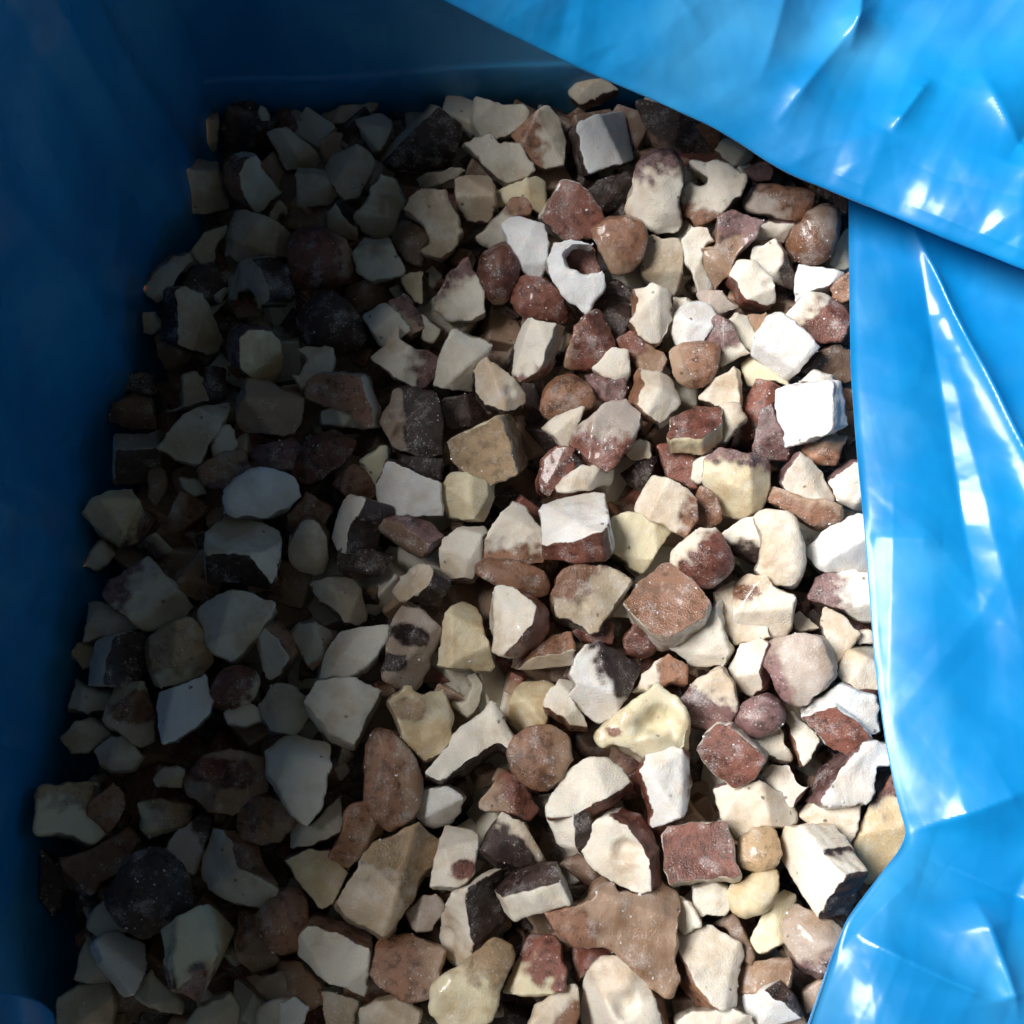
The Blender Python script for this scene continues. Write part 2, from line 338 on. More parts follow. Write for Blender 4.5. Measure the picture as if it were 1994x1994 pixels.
# ------------------------------------------------------------------ the mushroom pieces
# kind | outline of the face turned to the lens | lean of the sides | height mm | flesh | skin | where skin grows | options | label
TILES = {'F': (0, 0, 1994 / 1932), 'A1': (200, 100, 500 / 1932), 'A2': (650, 100, 500 / 1932), 'A3': (1100, 100, 600 / 1932),
         'B1': (150, 550, 500 / 1932), 'B2': (600, 550, 500 / 1932), 'B3': (1050, 550, 700 / 1932),
         'C1': (100, 1000, 500 / 1932), 'C2': (600, 1000, 500 / 1932), 'C3': (1050, 1000, 700 / 1932),
         'D1': (50, 1494, 550 / 1932), 'D2': (550, 1494, 550 / 1932), 'D3': (1050, 1494, 750 / 1932)}
DATA = """
@A1
cube|590,900 850,930 890,1110 945,1230 750,1215 560,1240 575,1060|20,-90|0|g|d|||pale flared mushroom cube in the far left corner
curl|1160,790 1210,850 1190,890 1240,960 1330,1070 1250,1130 1180,1215 1120,1180 1060,1060 1035,930 1080,830|-130,-40|2|g|m|D180||crescent mushroom slice on a grey brown cap
cap|950,420 1080,340 1150,420 1180,560 1130,700 940,690 900,560|20,-40|-4|b|d|a||
cube|740,540 870,520 850,770 700,740|0,-50|-6|g|d|||
curl|1180,440 1215,440 1245,520 1235,600 1170,625 1120,580 1150,570 1190,590 1210,560 1180,480|0,0|-2|g|d|||
wedge|1260,590 1390,570 1440,640 1560,720 1640,810 1580,880 1400,850 1340,740|-30,60|1|g|d|D230||
chunk|1370,470 1450,440 1600,560 1570,660 1450,580|0,0|-6|g|d|||
chunk|1560,350 1700,260 1730,350 1680,420 1600,440|0,0|-9|g|d|||
slice|1620,540 1680,450 1800,410 1960,400 2100,340 2020,450 1930,490 1780,530|0,20|-3|g|d|||long curved mushroom slice below the far bag wall
chunk|1650,690 1720,620 1790,640 1780,760 1730,830 1660,800|0,0|-2|t|m|||
stem|1690,870 1760,760 1900,710 2010,760 2040,830 2010,920 1920,1080 1830,1110 1700,950|-20,60|3|g|d|||
cube|1450,960 1650,960 1700,1010 1790,1080 1700,1150 1480,1180|20,-80|0|g|d|||
curl|1260,1300 1270,1200 1330,1140 1380,1190 1360,1250 1330,1220 1310,1310|0,0|-2|g|d|||
stem|1000,1260 1040,1195 1110,1210 1300,1310 1425,1350 1410,1530 1330,1540 1180,1520 1060,1590 960,1520 990,1400|-30,20|4|g|d|||waisted pale mushroom chunk with one black fleck
curl|1690,1240 1760,1170 1800,1230 1900,1330 1920,1430 1850,1420 1720,1340|60,-60|0|g|d|D45||
cap|1420,1400 1640,1360 1800,1400 1870,1520 1880,1680 1800,1760 1560,1800 1440,1770 1400,1600|-20,-60|3|t|r|H190:-0.5|dome|smooth pinkish brown mushroom cap block
slice|680,1500 780,1370 930,1305 930,1360 840,1450 830,1570 750,1590|10,40|0|g|d|||
slice|320,1800 450,1640 540,1560 660,1530 690,1600 560,1680 500,1800 430,1900|-40,-30|2|g|d|||bluish mushroom slice standing against the left bag wall
curl|960,1700 1020,1620 1110,1560 1180,1640 1240,1760 1240,1870 1170,1920 1150,1830 1100,1770 1040,1800 1030,1850 960,1860|200,0|3|g|d|D0||arched mushroom gill slice on a dark brown side
cap|690,1620 830,1600 920,1720 940,1850 800,1900 600,1800|0,0|-3|b|d|a||
@A2
wedge|160,510 330,455 400,500 410,600 350,740 280,740 220,620|40,40|0|g|d|||
cap|370,830 600,610 780,420 960,560 900,800 700,900 450,900|-50,-50|1|g|d|f||dark mushroom cap slab with a thin pale upper edge
chunk|520,250 680,230 650,380 600,460 540,420|0,0|-9|g|d|||
chunk|790,240 1000,230 900,300 790,330|0,0|-11|g|d|||
chunk|1080,330 1230,390 1400,400 1470,470 1400,570 1270,640 1130,660 1060,530|-20,40|3|g|d|||
curl|980,690 1080,650 1190,640 1250,720 1290,680 1380,690 1510,880 1440,940 1300,980 1190,900 1080,770|0,40|1|g|p|||
cube|1370,600 1440,540 1600,400 1700,500 1750,680 1720,850 1580,870 1490,800 1400,720|-40,30|3|g|m|H190:0.15||
wedge|1210,1040 1400,980 1520,910 1590,950 1580,1100 1560,1200 1480,1180 1400,1110 1250,1150|0,60|0|y|d|||yellow mushroom wedge with one straight upper edge
cube|920,960 1150,880 1190,1000 1200,1120 1150,1200 1000,1200 940,1160|30,100|3|c|p|D270||
slice|620,960 700,930 930,870 980,890 900,960 720,1020 650,1010|0,20|0|g|d|||
chunk|280,1020 350,950 430,945 490,1060 530,1120 480,1200 440,1330 330,1380 200,1320 140,1250 220,1170 290,1100|20,40|4|g|p||dent=375,1060,55;dent=330,1170,50|knobbly mushroom piece with a round hole
curl|590,1080 640,1050 770,1040 840,1050 830,1150 920,1230 950,1330 900,1470 800,1545 700,1520 640,1470 730,1420 720,1360 700,1300 610,1240 530,1200|10,60|5|g|d|||question-mark shaped pale mushroom curl
chunk|430,1300 520,1260 640,1330 730,1380 640,1480 660,1600 530,1560 450,1460|0,0|0|b|p|||
chunk|1090,1400 1220,1250 1330,1120 1420,1110 1480,1170 1470,1240 1350,1250 1290,1290 1290,1460 1220,1475|0,30|1|g|m|H60:0.4||
slice|1280,1290 1350,1220 1440,1230 1580,1290 1610,1450 1590,1600 1550,1710 1490,1690 1400,1580 1330,1420|-20,50|6|w|m|||smooth white mushroom slab tapering to a point
chunk|150,1530 230,1400 290,1420 340,1440 400,1420 470,1510 530,1650 430,1690 290,1710 180,1650|10,30|3|g|d||dent=270,1500,80|
wedge|500,1700 560,1680 660,1660 670,1900 600,1860 520,1760|60,0|-2|y|d|D0||
chunk|100,1760 250,1720 430,1780 420,1880 340,1960 200,1960 100,1900|0,20|-4|b|m|||
stem|770,1850 900,1650 1000,1560 1060,1660 1110,1830 1130,1960 1000,2020 860,1990 760,1920|0,40|3|c|p|H120:0.25||
cap|1070,1600 1240,1480 1350,1510 1390,1690 1340,1830 1250,1930 1130,1830|0,-40|3|t|r|H100:-0.6|dome|
cap|1390,1690 1500,1700 1640,1740 1760,1930 1740,2060 1560,2010 1400,1970 1330,1870|20,20|2|t|r|a|dome;wet|
cap|1560,1240 1650,1090 1720,980 1880,1050 1990,1180 2060,1330 1900,1400 1740,1420|-45,20|5|c|r|f|wet|red-brown topped mushroom cube with a cream rim
curl|1660,1450 1800,1430 1950,1450 1950,1490 1800,1490 1740,1530 1780,1640 1880,1690 2010,1640 2030,1760 1960,1850 1900,1970 1780,1870 1660,1720 1600,1600|0,30|7|w|m|||white C-shaped mushroom curl round a dark hollow
cap|1740,1500 1950,1480 2000,1650 1880,1700 1760,1640|0,0|2|b|r|a||
@A3
cube|80,460 240,400 430,350 440,490 460,650 380,690 150,760 110,620|-70,40|6|w|d|D200||large pale mushroom cube with a bluish white face
wedge|20,160 120,110 310,200 230,240 100,300 20,250|30,70|0|g|d|D270||
cap|450,300 600,330 900,460 940,540 880,640 700,650 560,560 500,430|0,20|-1|b|d|H60:-0.7||dark mushroom chunk tucked under the blue flap
stem|450,740 480,680 600,640 700,680 735,800 720,900 690,960 740,1100 680,1150 560,1130 480,1050 380,1010 430,880|10,-40|7|c|p|H95:0.62|round|stubby pale mushroom stem with a rounded grey rim
curl|780,690 850,690 960,700 1130,780 1090,900 990,990 930,1040 830,1080 760,1020 740,870 800,820 850,850 900,820 840,760|0,30|5|c|o|H250:0.55||hooked pale mushroom curl with a tan foot
wedge|950,620 1010,550 1110,560 1190,620 1120,700 1050,710|0,20|-1|g|d|||
chunk|1120,740 1250,700 1310,740 1280,800 1210,810|0,0|-3|g|p|a||
stem|1140,930 1180,840 1270,840 1400,850 1530,860 1570,890 1540,980 1470,1050 1380,1060 1310,1020 1230,1020 1150,980|0,20|3|G|m|H50:-0.1|round|bean-shaped grey brown mushroom piece
cap|130,880 250,800 400,760 420,800 380,960 280,1010 200,1000|0,0|-2|b|d|a||
cap|160,1150 240,1070 370,1040 480,1070 520,1150 490,1290 400,1380 310,1400 250,1330 240,1240|0,-20|5|t|o|H60:-0.2|round;wet|lumpy caramel brown mushroom nugget
cube|500,1180 560,1160 620,1190 710,1180 735,1260 720,1380 690,1500 590,1460 490,1390|0,40|0|g|d|||
slice|740,1180 800,1110 880,1110 940,1200 880,1220 860,1300 930,1420 920,1520 830,1480 780,1340|0,20|2|c|d|||
chunk|860,1220 970,1210 960,1110 980,1030 1050,1000 1120,1040 1240,1070 1170,1180 1080,1260 1020,1400 950,1490 890,1400|0,0|5|t|p|H50:0.15|wet|twisted orange and purple mushroom shred
slice|1210,1110 1290,1080 1440,1090 1390,1150 1370,1200 1300,1160 1180,1190|0,-20|0|c|p|D90||
cap|1390,1200 1430,1120 1530,1000 1680,980 1700,1080 1690,1190 1640,1330 1500,1330 1420,1300|30,-30|5|G|o|H215:-0.25|dome;wet|glossy amber mushroom cap nugget
cap|1590,870 1620,830 1770,900 1770,1060 1700,1120 1620,980|0,0|-3|b|d|a||
chunk|1670,1330 1720,1190 1780,1100 1790,1340 1720,1360|0,0|0|g|m|||
wedge|1165,1300 1200,1240 1320,1180 1370,1280 1420,1400 1400,1500 1310,1450 1240,1370|30,0|3|c|d|H-20:0.35||
cap|1050,1390 1100,1290 1190,1320 1300,1440 1330,1540 1250,1570 1140,1540 1090,1440|-35,70|6|c|r|D235|dent=1290,1450,40|pale half-moon mushroom slice with maroon outer skin
cube|1460,1340 1600,1350 1750,1380 1640,1470 1560,1490 1450,1570|0,40|3|w|d|||
cap|1650,1480 1790,1380 1800,1540 1740,1570 1690,1530|0,0|3|t|m|a||
cap|230,1480 330,1440 400,1500 420,1600 260,1610|0,0|-4|b|d|a||
@B1
slice|830,110 890,60 950,110 1010,250 1060,370 1090,420 1060,510 980,535 910,500 800,470 820,300|-170,-30|5|g|d|D180||tall white mushroom slice on a dark brown cap half
chunk|490,380 500,230 580,230 600,330 560,390|0,0|-2|g|d|||
cube|1240,430 1300,370 1450,370 1530,480 1560,650 1530,790 1380,760 1230,630|-95,-60|5|y|p|s||yellowish mushroom cube with grey brown sides
cube|1300,760 1480,790 1710,880 1680,1020 1610,1140 1480,1130 1300,1145 1230,1050 1260,900|-40,-40|5|t|m||dent=1560,1060,20|smooth tan mushroom cube with a dark pit
curl|1660,510 1740,490 1920,500 1920,600 1880,690 1790,760 1690,770 1640,690 1700,690 1740,600 1710,560|0,20|4|c|d|||
cap|280,750 400,690 560,700 590,850 400,880 300,850|0,0|-3|b|d|a||
chunk|240,1060 260,920 400,880 560,900 590,1100 400,1090|0,-30|-1|b|p|||
curl|640,950 800,930 820,850 800,720 880,690 960,740 1010,880 900,900 720,970|0,20|1|g|d|||
cap|980,640 1100,660 1100,850 1020,880 960,760|0,0|0|b|d|a||
chunk|600,420 720,420 850,520 800,640 700,680 620,560|0,0|-3|b|p|||
wedge|610,1240 700,1130 800,1010 950,930 1120,895 1140,950 1060,1080 980,1200 920,1370 760,1320|20,30|6|g|d|||broad pale mushroom wedge with a blunt tip
chunk|1040,1230 1090,1100 1150,1080 1190,1220 1130,1300 1060,1310|0,0|1|g|m|||
cap|310,1270 600,1260 640,1480 280,1530|-15,-120|2|g|d|f||dark-faced mushroom cube with a pale upper rim
cap|1370,1220 1620,1160 1750,1300 1640,1400 1450,1390 1320,1300|0,0|0|b|p|a||
cap|1620,1380 1750,1160 1930,1110 2100,1200 2060,1290 1930,1400 1760,1500 1650,1430|0,20|1|b|r|a||
chunk|930,1400 1050,1310 1120,1290 1190,1310 1220,1250 1260,1290 1250,1350 1300,1410 1180,1530 1080,1550 960,1500|0,20|1|t|p|H-60:0.4||
slice|780,1470 900,1500 980,1590 870,1600 800,1530|0,0|-2|g|d|||
chunk|1110,1600 1180,1500 1290,1420 1450,1400 1600,1460 1650,1540 1670,1610 1560,1690 1420,1780 1250,1750 1150,1740|0,30|6|w|d||round;dent=1360,1690,30|bluish white rounded mushroom lump with a small nick
chunk|70,1700 150,1610 300,1560 430,1530 450,1600 500,1700 610,1730 560,1830 500,1930 350,1950 200,1830|0,20|3|y|p|H-20:0.5|dent=420,1870,40;dent=340,1720,25|yellowish pitted mushroom piece touching the left bag wall
chunk|540,1440 600,1410 650,1440 640,1600 580,1680 540,1600|0,0|0|b|p|||
cap|650,1860 720,1680 790,1570 900,1640 950,1700 850,1800 760,1850|40,20|-1|t|m|H0:0||
chunk|1590,1750 1720,1610 1880,1680 1910,1750 1840,1830 1750,1800 1660,1840 1600,1900|0,0|0|t|m|H90:0||
@B2
cap|0,130 150,60 290,130 420,330 430,450 330,540 150,500 0,480 -100,350|0,0|0|b|d|a|dome|big nearly black mushroom cap with few frost specks
cube|430,260 580,150 660,230 760,360 640,420 560,470|0,20|3|c|d|||
curl|620,150 730,90 820,220 870,330 760,400 690,260|0,0|2|G|p|H60:0||
slice|860,240 980,370 930,440 870,420|0,0|0|g|d|||
wedge|490,560 590,480 640,340 700,330 700,420 780,500 880,500 990,560 960,680 860,780 740,750 640,680|0,30|6|c|p|H15:0.2||horned cream mushroom wedge with a grey crumbly side
cube|1000,540 1090,370 1180,400 1370,480 1330,580 1240,640 1230,830 1090,810 945,780|10,-30|4|c|d|||
wedge|1260,650 1300,590 1350,575 1500,690 1620,800 1650,860 1560,920 1450,940 1340,870 1280,780|-25,90|7|c|d|D250|dent=1510,810,55|pale mushroom wedge pierced by a round worm hole
cube|1520,450 1570,330 1630,265 1720,310 1840,300 1800,420 1760,560 1730,660 1600,740 1530,680|100,30|6|c|r|H-70:0.8||cream mushroom block with a bright left face
cap|0,760 120,690 380,710 460,940 480,1090 380,1080 280,960 120,930 0,870|85,-10|5|c|m|f||brown-faced mushroom cube with a white right side
slice|110,980 180,940 330,1000 470,1085 300,1075 120,1060|0,0|2|c|m|||
cap|550,1040 620,930 640,810 760,780 960,860 1000,1000 1000,1280 880,1310 660,1250 590,1130|20,20|5|G|d|H10:-0.25|dent=690,1120,60|dark purple mushroom chunk with grey gill edge
cap|1000,900 1200,850 1300,950 1250,1080 1050,1100|0,0|-1|b|d|a||
cube|1070,1200 1200,1140 1430,1030 1500,1200 1560,1440 1360,1510 1200,1440 1090,1330|100,-60|8|y|k|f|wet|golden tan mushroom cube with a pale right side
cap|610,1240 730,1300 1000,1320 990,1480 780,1420 650,1330|0,0|3|b|d|a||
cube|590,1370 760,1430 980,1510 1000,1750 860,1740 680,1755 540,1680 520,1580|0,-50|7|w|d|D90||bluish white mushroom block below a dark band
cube|1000,1510 1030,1430 1150,1430 1290,1490 1300,1600 1230,1770 1010,1740 990,1600|85,30|6|y|d|||
wedge|420,1350 540,1260 600,1240 590,1400 530,1530 480,1470|0,0|2|y|k|||
cap|170,1500 350,1380 480,1470 510,1590 420,1630 300,1600|0,0|0|b|m|a||
cube|140,1770 310,1600 420,1640 380,1750 300,1860 290,2010 250,2030 190,1920|240,50|5|c|d|D0||
stem|1340,1930 1450,1760 1540,1640 1640,1700 1740,1860 1790,2000 1760,2100 1640,2120 1450,2100 1320,2080|0,40|4|c|m|H270:0.5||
@C1
cap|1180,140 1320,20 1450,50 1600,80 1710,150 1710,270 1660,370 1500,310 1280,290 1180,310|-5,230|7|c|d|D270||cream mushroom block with a chocolate brown belly
stem|410,600 440,520 570,430 740,320 800,420 850,480 950,560 1090,680 960,790 820,850 700,850 560,760 440,690|0,40|6|g|p|H160:0.5|dent=630,660,55|long mottled mushroom stem with a dark hollow
cube|270,660 330,640 560,770 680,850 560,880 420,910 250,950 280,800|0,20|1|g|d|||
cap|480,930 620,900 710,930 690,1150 660,1290 400,1280 430,1090|-130,20|5|g|d|f||black-faced mushroom cube with a pale left side
chunk|160,1050 230,980 350,1000 330,1120 240,1160|0,0|-2|g|d|||
chunk|250,390 380,220 490,310 350,400|0,0|-3|g|d|||
cube|800,940 980,800 1080,830 1140,930 1230,1110 1160,1210 980,1280 870,1310 820,1200 790,1080|-85,-10|7|y|k|H100:-0.4||tan yellow mushroom cube with a purple left edge
cube|1080,690 1180,650 1350,580 1500,610 1690,690 1560,860 1440,1000 1340,1105 1220,1040 1130,890|50,60|8|c|d|||pale rhombus-shaped mushroom block with tiny specks
chunk|930,530 1020,400 1130,280 1180,360 1300,520 1200,620 1150,640 1000,600|0,20|2|t|m|H-20:0.2||
cube|1490,1010 1600,870 1700,970 1770,1080 1700,1200 1640,1240 1560,1150|110,-70|4|c|m|D30||
cap|1220,1280 1300,1180 1450,1140 1560,1220 1550,1330 1480,1430 1330,1460 1220,1400|0,0|4|c|r|H170:-0.45|dome|round reddish brown mushroom button with a white window
cube|790,1350 990,1300 1165,1230 1165,1330 1210,1400 1180,1500 1040,1620 960,1700 850,1730 810,1580 800,1430|20,20|6|w|d|||plain white mushroom block shaped like a shield
chunk|180,1260 280,1330 440,1340 400,1480 280,1490 120,1460|0,0|-1|g|d|||
cube|410,1480 450,1330 580,1270 690,1290 760,1500 750,1700 640,1740 520,1640 390,1560|30,30|5|g|m|S650,1430,140||
chunk|80,1700 180,1590 300,1570 440,1680 310,1740 280,1800 160,1780|0,0|0|g|d|||
chunk|300,1770 400,1700 600,1680 660,1800 600,1900 480,1930 380,1880|0,20|2|g|d|||
slice|1310,1500 1450,1420 1560,1480 1590,1550 1450,1580 1350,1570|0,0|1|c|d|||
cube|1570,1440 1700,1290 1850,1330 1960,1420 1900,1560 1830,1660 1650,1620|0,30|2|g|d|||
chunk|1830,930 1900,840 2000,830 2100,880 2150,990 2080,1080 1980,1150 1890,1080|0,0|2|g|m|H-30:0.5||
@C2
stem|0,60 90,90 150,200 140,400 60,470 -50,440 -130,350 -120,200 -60,100|0,-60|3|c|m|D90|round|
cap|500,110 560,50 690,80 900,230 880,290 840,340 700,280|130,-80|4|b|p|s||dark mushroom wedge with a grey frosted face
cap|230,300 260,250 420,270 640,340 580,400 560,470 350,480 240,450|0,-30|2|b|d|a||
curl|610,590 700,480 780,400 900,400 935,450 880,540 760,610 690,630|140,80|5|c|d|D-40|dent=800,440,36|small white leaf-shaped mushroom gill on dark cap
cube|1000,330 1020,190 1150,90 1310,40 1340,120 1290,200 1290,340 1230,420 1130,430 1000,420|20,110|5|c|p|D270||
cap|1260,380 1350,345 1560,360 1750,420 1820,530 1810,620 1700,630 1500,550 1300,480|0,10|6|t|o|H-80:-0.9|round|salmon brown sausage-shaped mushroom strip
cap|1270,740 1330,640 1430,540 1540,570 1640,700 1640,820 1560,960 1470,1030 1320,1010 1380,920 1290,850|185,45|9|c|r|D-15|wet|domed mushroom with cream face and glossy maroon skin
cube|1020,800 1080,700 1160,655 1280,690 1300,800 1330,930 1400,1120 1380,1160 1200,1150 980,1120 1010,960|0,20|6|y|d|||pale yellow mushroom cube with a flared foot
chunk|650,790 710,690 850,750 1000,910 900,1060 860,1180 790,1290 660,1290 570,1200 590,1000|20,30|5|G|d|S760,880,125;S620,1130,110|dent=770,890,100|pale-rimmed mushroom piece with a black hollow
cube|70,1190 150,1000 240,850 400,850 600,850 580,950 500,1070 380,1160 280,1200|15,80|6|c|d|||
cube|-25,1420 80,1250 330,1250 540,1300 450,1480 330,1700 150,1600|10,110|8|c|d|||large crisp cream mushroom cube with two black specks
chunk|620,1430 740,1310 800,1320 860,1360 1010,1300 1040,1420 1080,1680 1000,1800 880,1840 800,1760 710,1640 690,1560|0,30|6|y|k|S750,1470,110|wet|notched yellow mushroom piece with a tan blotch
curl|1170,1230 1260,1210 1310,1300 1280,1440 1200,1510 1100,1430 1100,1400 1190,1390 1220,1300|0,0|-2|g|d|||
cube|1520,1380 1600,1250 1760,1240 1860,1280 1800,1450 1760,1590 1600,1590 1510,1540|0,20|0|y|d|||
stem|910,1920 1000,1830 1120,1650 1280,1500 1380,1410 1450,1540 1570,1730 1530,1790 1390,1740 1280,1790 1150,1900 1000,2010 900,1960|20,75|7|c|d|D-65||long cream mushroom stem slice with a dark underside
slice|490,1750 560,1640 680,1650 600,1740|0,0|0|t|m|||
chunk|0,490 180,480 330,490 380,620 440,780 370,820 260,790 200,690 110,650|0,40|3|g|m|D250||
@D1
chunk|110,150 290,120 480,110 440,260 400,300 580,440 440,510 330,460 220,420 80,450 100,300|-20,30|3|y|k|H70:0.2||yellow mushroom chunk with a tan top by the left wall
cap|450,250 600,120 660,200 640,330 560,450 430,350|0,0|1|b|m|a||
cube|830,270 960,250 1170,280 1150,350 1050,430 870,500 830,440|-50,-30|1|y|k|H30:-0.2||
cap|880,80 960,0 1080,20 1050,120 930,120|40,10|0|g|d|D0||
cap|250,620 400,580 620,470 700,410 780,500 640,700 520,760 460,860 380,790 290,700|0,0|1|b|m|a||
cap|540,880 640,740 720,600 850,540 980,600 1100,720 1140,880 1080,1010 930,1110 820,1170 680,1100 590,980|0,0|6|b|d|a|dome|largest near-black mushroom cap dotted with frost
chunk|960,560 1080,420 1180,340 1260,340 1230,480 1150,720 1050,680|30,0|2|G|d|H20:0.45||
stem|1210,640 1270,430 1340,430 1390,530 1420,680 1500,800 1500,930 1430,960 1300,900 1210,760|210,0|5|c|m|D0||cream mushroom strip fused to a brown cap side
chunk|1430,400 1470,280 1560,210 1790,240 1830,310 1800,420 1720,510 1600,540 1460,480|0,-10|4|t|m|H180:-0.2||
slice|480,1200 580,1140 700,1140 830,1200 830,1320 740,1560 640,1440 550,1320|-50,20|6|w|d|||bright white tooth-shaped mushroom near the large black cap
chunk|470,980 540,880 600,980 700,1120 600,1130 520,1160 430,1100 430,1050|0,0|1|g|d|||
chunk|380,1300 400,1120 470,1200 590,1430 500,1480 330,1450|0,0|0|g|d|||
cube|1130,990 1420,900 1430,1150 1400,1510 1180,1400 1150,1200|-190,105|8|y|p|H-70:0.75||tall yellow-green mushroom box with a freckled face
cap|1570,1010 1750,870 1830,810 1930,880 1930,1100 1880,1160 1850,1230 1720,1270 1600,1140|0,0|4|t|m|a|dome|
chunk|1440,1010 1560,1010 1650,1200 1730,1330 1640,1390 1550,1420 1450,1330|0,0|1|t|m|H120:0.3||
slice|790,1480 870,1400 950,1520 1090,1600 1060,1680 930,1640 780,1560|0,0|1|g|d|||
cube|230,1600 380,1500 560,1500 580,1640 560,1790 230,1790|0,0|2|g|d|||
chunk|1090,1780 1200,1640 1380,1560 1460,1640 1450,1790|0,0|1|g|d|||
chunk|1530,1430 1700,1430 1900,1380 1930,1560 1860,1620 1720,1590 1600,1530|0,0|1|t|m|||
cube|1600,1650 1750,1600 1870,1610 1900,1790 1590,1790|0,-30|4|c|d|||
slice|1490,1700 1560,1560 1600,1620 1560,1790|0,0|1|g|d|||
cap|100,560 240,700 330,850 200,1000 100,900|0,0|-6|b|d|a||
@D2
stem|570,-130 640,-260 760,-240 860,-110 910,0 940,150 920,330 820,390 720,430 600,330 560,150|0,20|6|t|m|H190:-0.2|round|tall tan barrel-shaped mushroom stem
chunk|930,330 970,160 1140,150 1230,220 1200,300 1130,400 980,400|0,0|2|w|d|||
stem|360,920 500,720 630,530 850,440 920,400 1080,500 1020,660 940,740 890,830 800,1000 710,1160 520,1040|10,40|8|c|k|H60:0.12||large mushroom stem block, cream below and tan above
chunk|400,500 460,280 580,230 600,330 700,430 560,560 470,700 350,600|0,0|4|t|m|H160:0||
cube|30,650 150,590 330,600 430,740 380,850 340,930 260,950 150,820|0,-40|3|y|d|D90||buttery yellow mushroom chunk
cube|1030,640 1080,480 1130,370 1230,400 1340,450 1320,580 1300,720 1200,820 1020,800|-10,40|6|c|r|S1240,690,55||upright cream mushroom block with a small red-brown smear
curl|1090,1020 1180,880 1280,830 1250,930 1290,1200 1280,1320 1180,1340 1070,1170|240,-150|4|c|d|D25|dent=1140,1150,50|curled cream mushroom edge along a black cap side
cap|1350,560 1430,430 1510,310 1640,380 1790,610 1740,650 1560,640|-20,60|5|c|d|H225:-0.05||triangular mushroom piece, white above and black below
cap|640,1290 680,1170 850,1150 1010,1200 1100,1270 1050,1400 1020,1560 850,1600 650,1480 600,1370|0,20|5|t|m|H190:-0.3||brown mushroom cube beside a pale ridged block
cube|110,1200 180,1080 350,1150 590,1260 570,1400 560,1580 420,1500 250,1430 100,1340|30,-100|7|c|m|D80||pale mushroom block with a brown upper side
chunk|870,1010 950,900 1060,870 1090,960 1020,1120 900,1080|0,0|0|G|p|||
chunk|1030,1560 1060,1460 1200,1370 1330,1270 1440,1180 1590,1250 1540,1400 1470,1520 1450,1680 1350,1790 1100,1790 1040,1690|0,20|9|y|k|H55:0.35|wet;round|wet pear-shaped mushroom chunk with a tan neck
slice|280,1540 330,1530 530,1610 480,1660 470,1790 310,1790|0,0|3|g|d|||
cube|500,1680 640,1620 800,1610 920,1690 900,1800 490,1800|0,-20|4|c|d|||
cube|0,1620 90,1600 170,1640 130,1800 0,1800|0,0|4|w|d|||
chunk|0,1370 120,1350 240,1480 270,1590 160,1640 0,1600|0,0|2|t|m|||
wedge|1340,270 1450,110 1540,30 1640,110 1740,270 1680,340 1500,290|20,20|3|t|r|H20:-0.2||
@D3
stem|40,180 110,60 200,-30 330,-50 400,-10 450,50 380,110 260,190 160,240 50,240|25,60|8|c|r|D-55||thick cream mushroom stem slice edged with maroon skin
cap|40,220 160,240 170,330 175,460 90,370|95,-40|3|c|d|D0||
cube|520,20 560,-60 640,-110 760,-70 770,60 740,230 600,295 590,200|-50,15|9|w|r|D190;H10:0.8||snow-white mushroom block with brick red left side
curl|240,440 275,285 350,260 430,300 470,350 540,450 555,620 500,640 380,570 300,500|70,-60|8|c|r|D20|dent=440,420,60|open curled mushroom slice with a ragged inner groove
cap|620,330 650,300 920,280 960,390 1000,540 830,545 660,580 640,460|10,35|8|c|r|f||neat square mushroom cube with a red-brown lid
chunk|885,120 990,90 1100,80 1220,140 1280,230 1290,300 1200,300 1100,280 1000,370 950,300|0,-20|6|c|p|D90||fan-shaped cream mushroom with a thin purple top edge
chunk|1000,400 1080,310 1180,290 1210,370 1190,470 1110,530 1010,500|0,0|6|y|k|a|wet;round|
cube|1210,420 1230,310 1300,310 1390,400 1480,560 1390,760 1330,740 1210,560|170,-25|9|c|d|D-35||big rhombus mushroom block with a black skin corner
cube|770,620 900,590 940,620 950,700 930,740 800,740|0,-20|2|c|d|||
chunk|930,600 1050,560 1180,500 1200,570 1170,650 1080,720 1000,745 950,700|0,10|5|y|d||round|
cube|1310,260 1400,190 1610,190 1590,320 1550,390 1420,330|0,-60|4|c|m|||
wedge|1590,360 1640,250 1690,160 1780,30 1810,200 1850,380 1720,540 1640,580 1570,420|0,20|5|y|r|H80:0.5||
slice|1060,850 1150,700 1220,600 1290,640 1250,750 1220,880 1110,930|0,20|3|y|m|||
chunk|1230,850 1260,740 1300,690 1400,770 1550,790 1500,920 1440,1020 1400,1050 1310,990 1260,910|0,20|6|G|p|H-80:0.5|wet;round|grey glassy mushroom lump at the bag's near fold
cap|800,780 980,740 1050,900 1060,980 990,900 930,800|0,0|0|b|d|||
chunk|40,730 150,700 270,670 350,580 390,590 390,660 460,650 560,640 620,590 700,640 710,740 680,850 680,960 710,1060 650,1140 560,1100 470,980 370,900 330,900 200,890 90,810|0,10|10|t|o|H205:0.25|wet|ragged glassy caramel-coloured mushroom scrap
cube|690,850 780,810 890,800 1000,880 1030,940 1000,1060 1010,1180 930,1210 870,1180 800,1080|-85,10|7|c|m|D180||pale mushroom slab with a brown left side
chunk|1000,1020 1060,970 1160,980 1250,950 1260,1050 1240,1150 1120,1120 1030,1120|0,0|5|t|m||wet|
cube|1030,1150 1140,1140 1200,1200 1250,1310 1020,1310|85,-60|6|w|d|D30||
cap|150,1000 160,930 320,910 370,930 250,1020 180,1090|0,0|5|t|r|a||
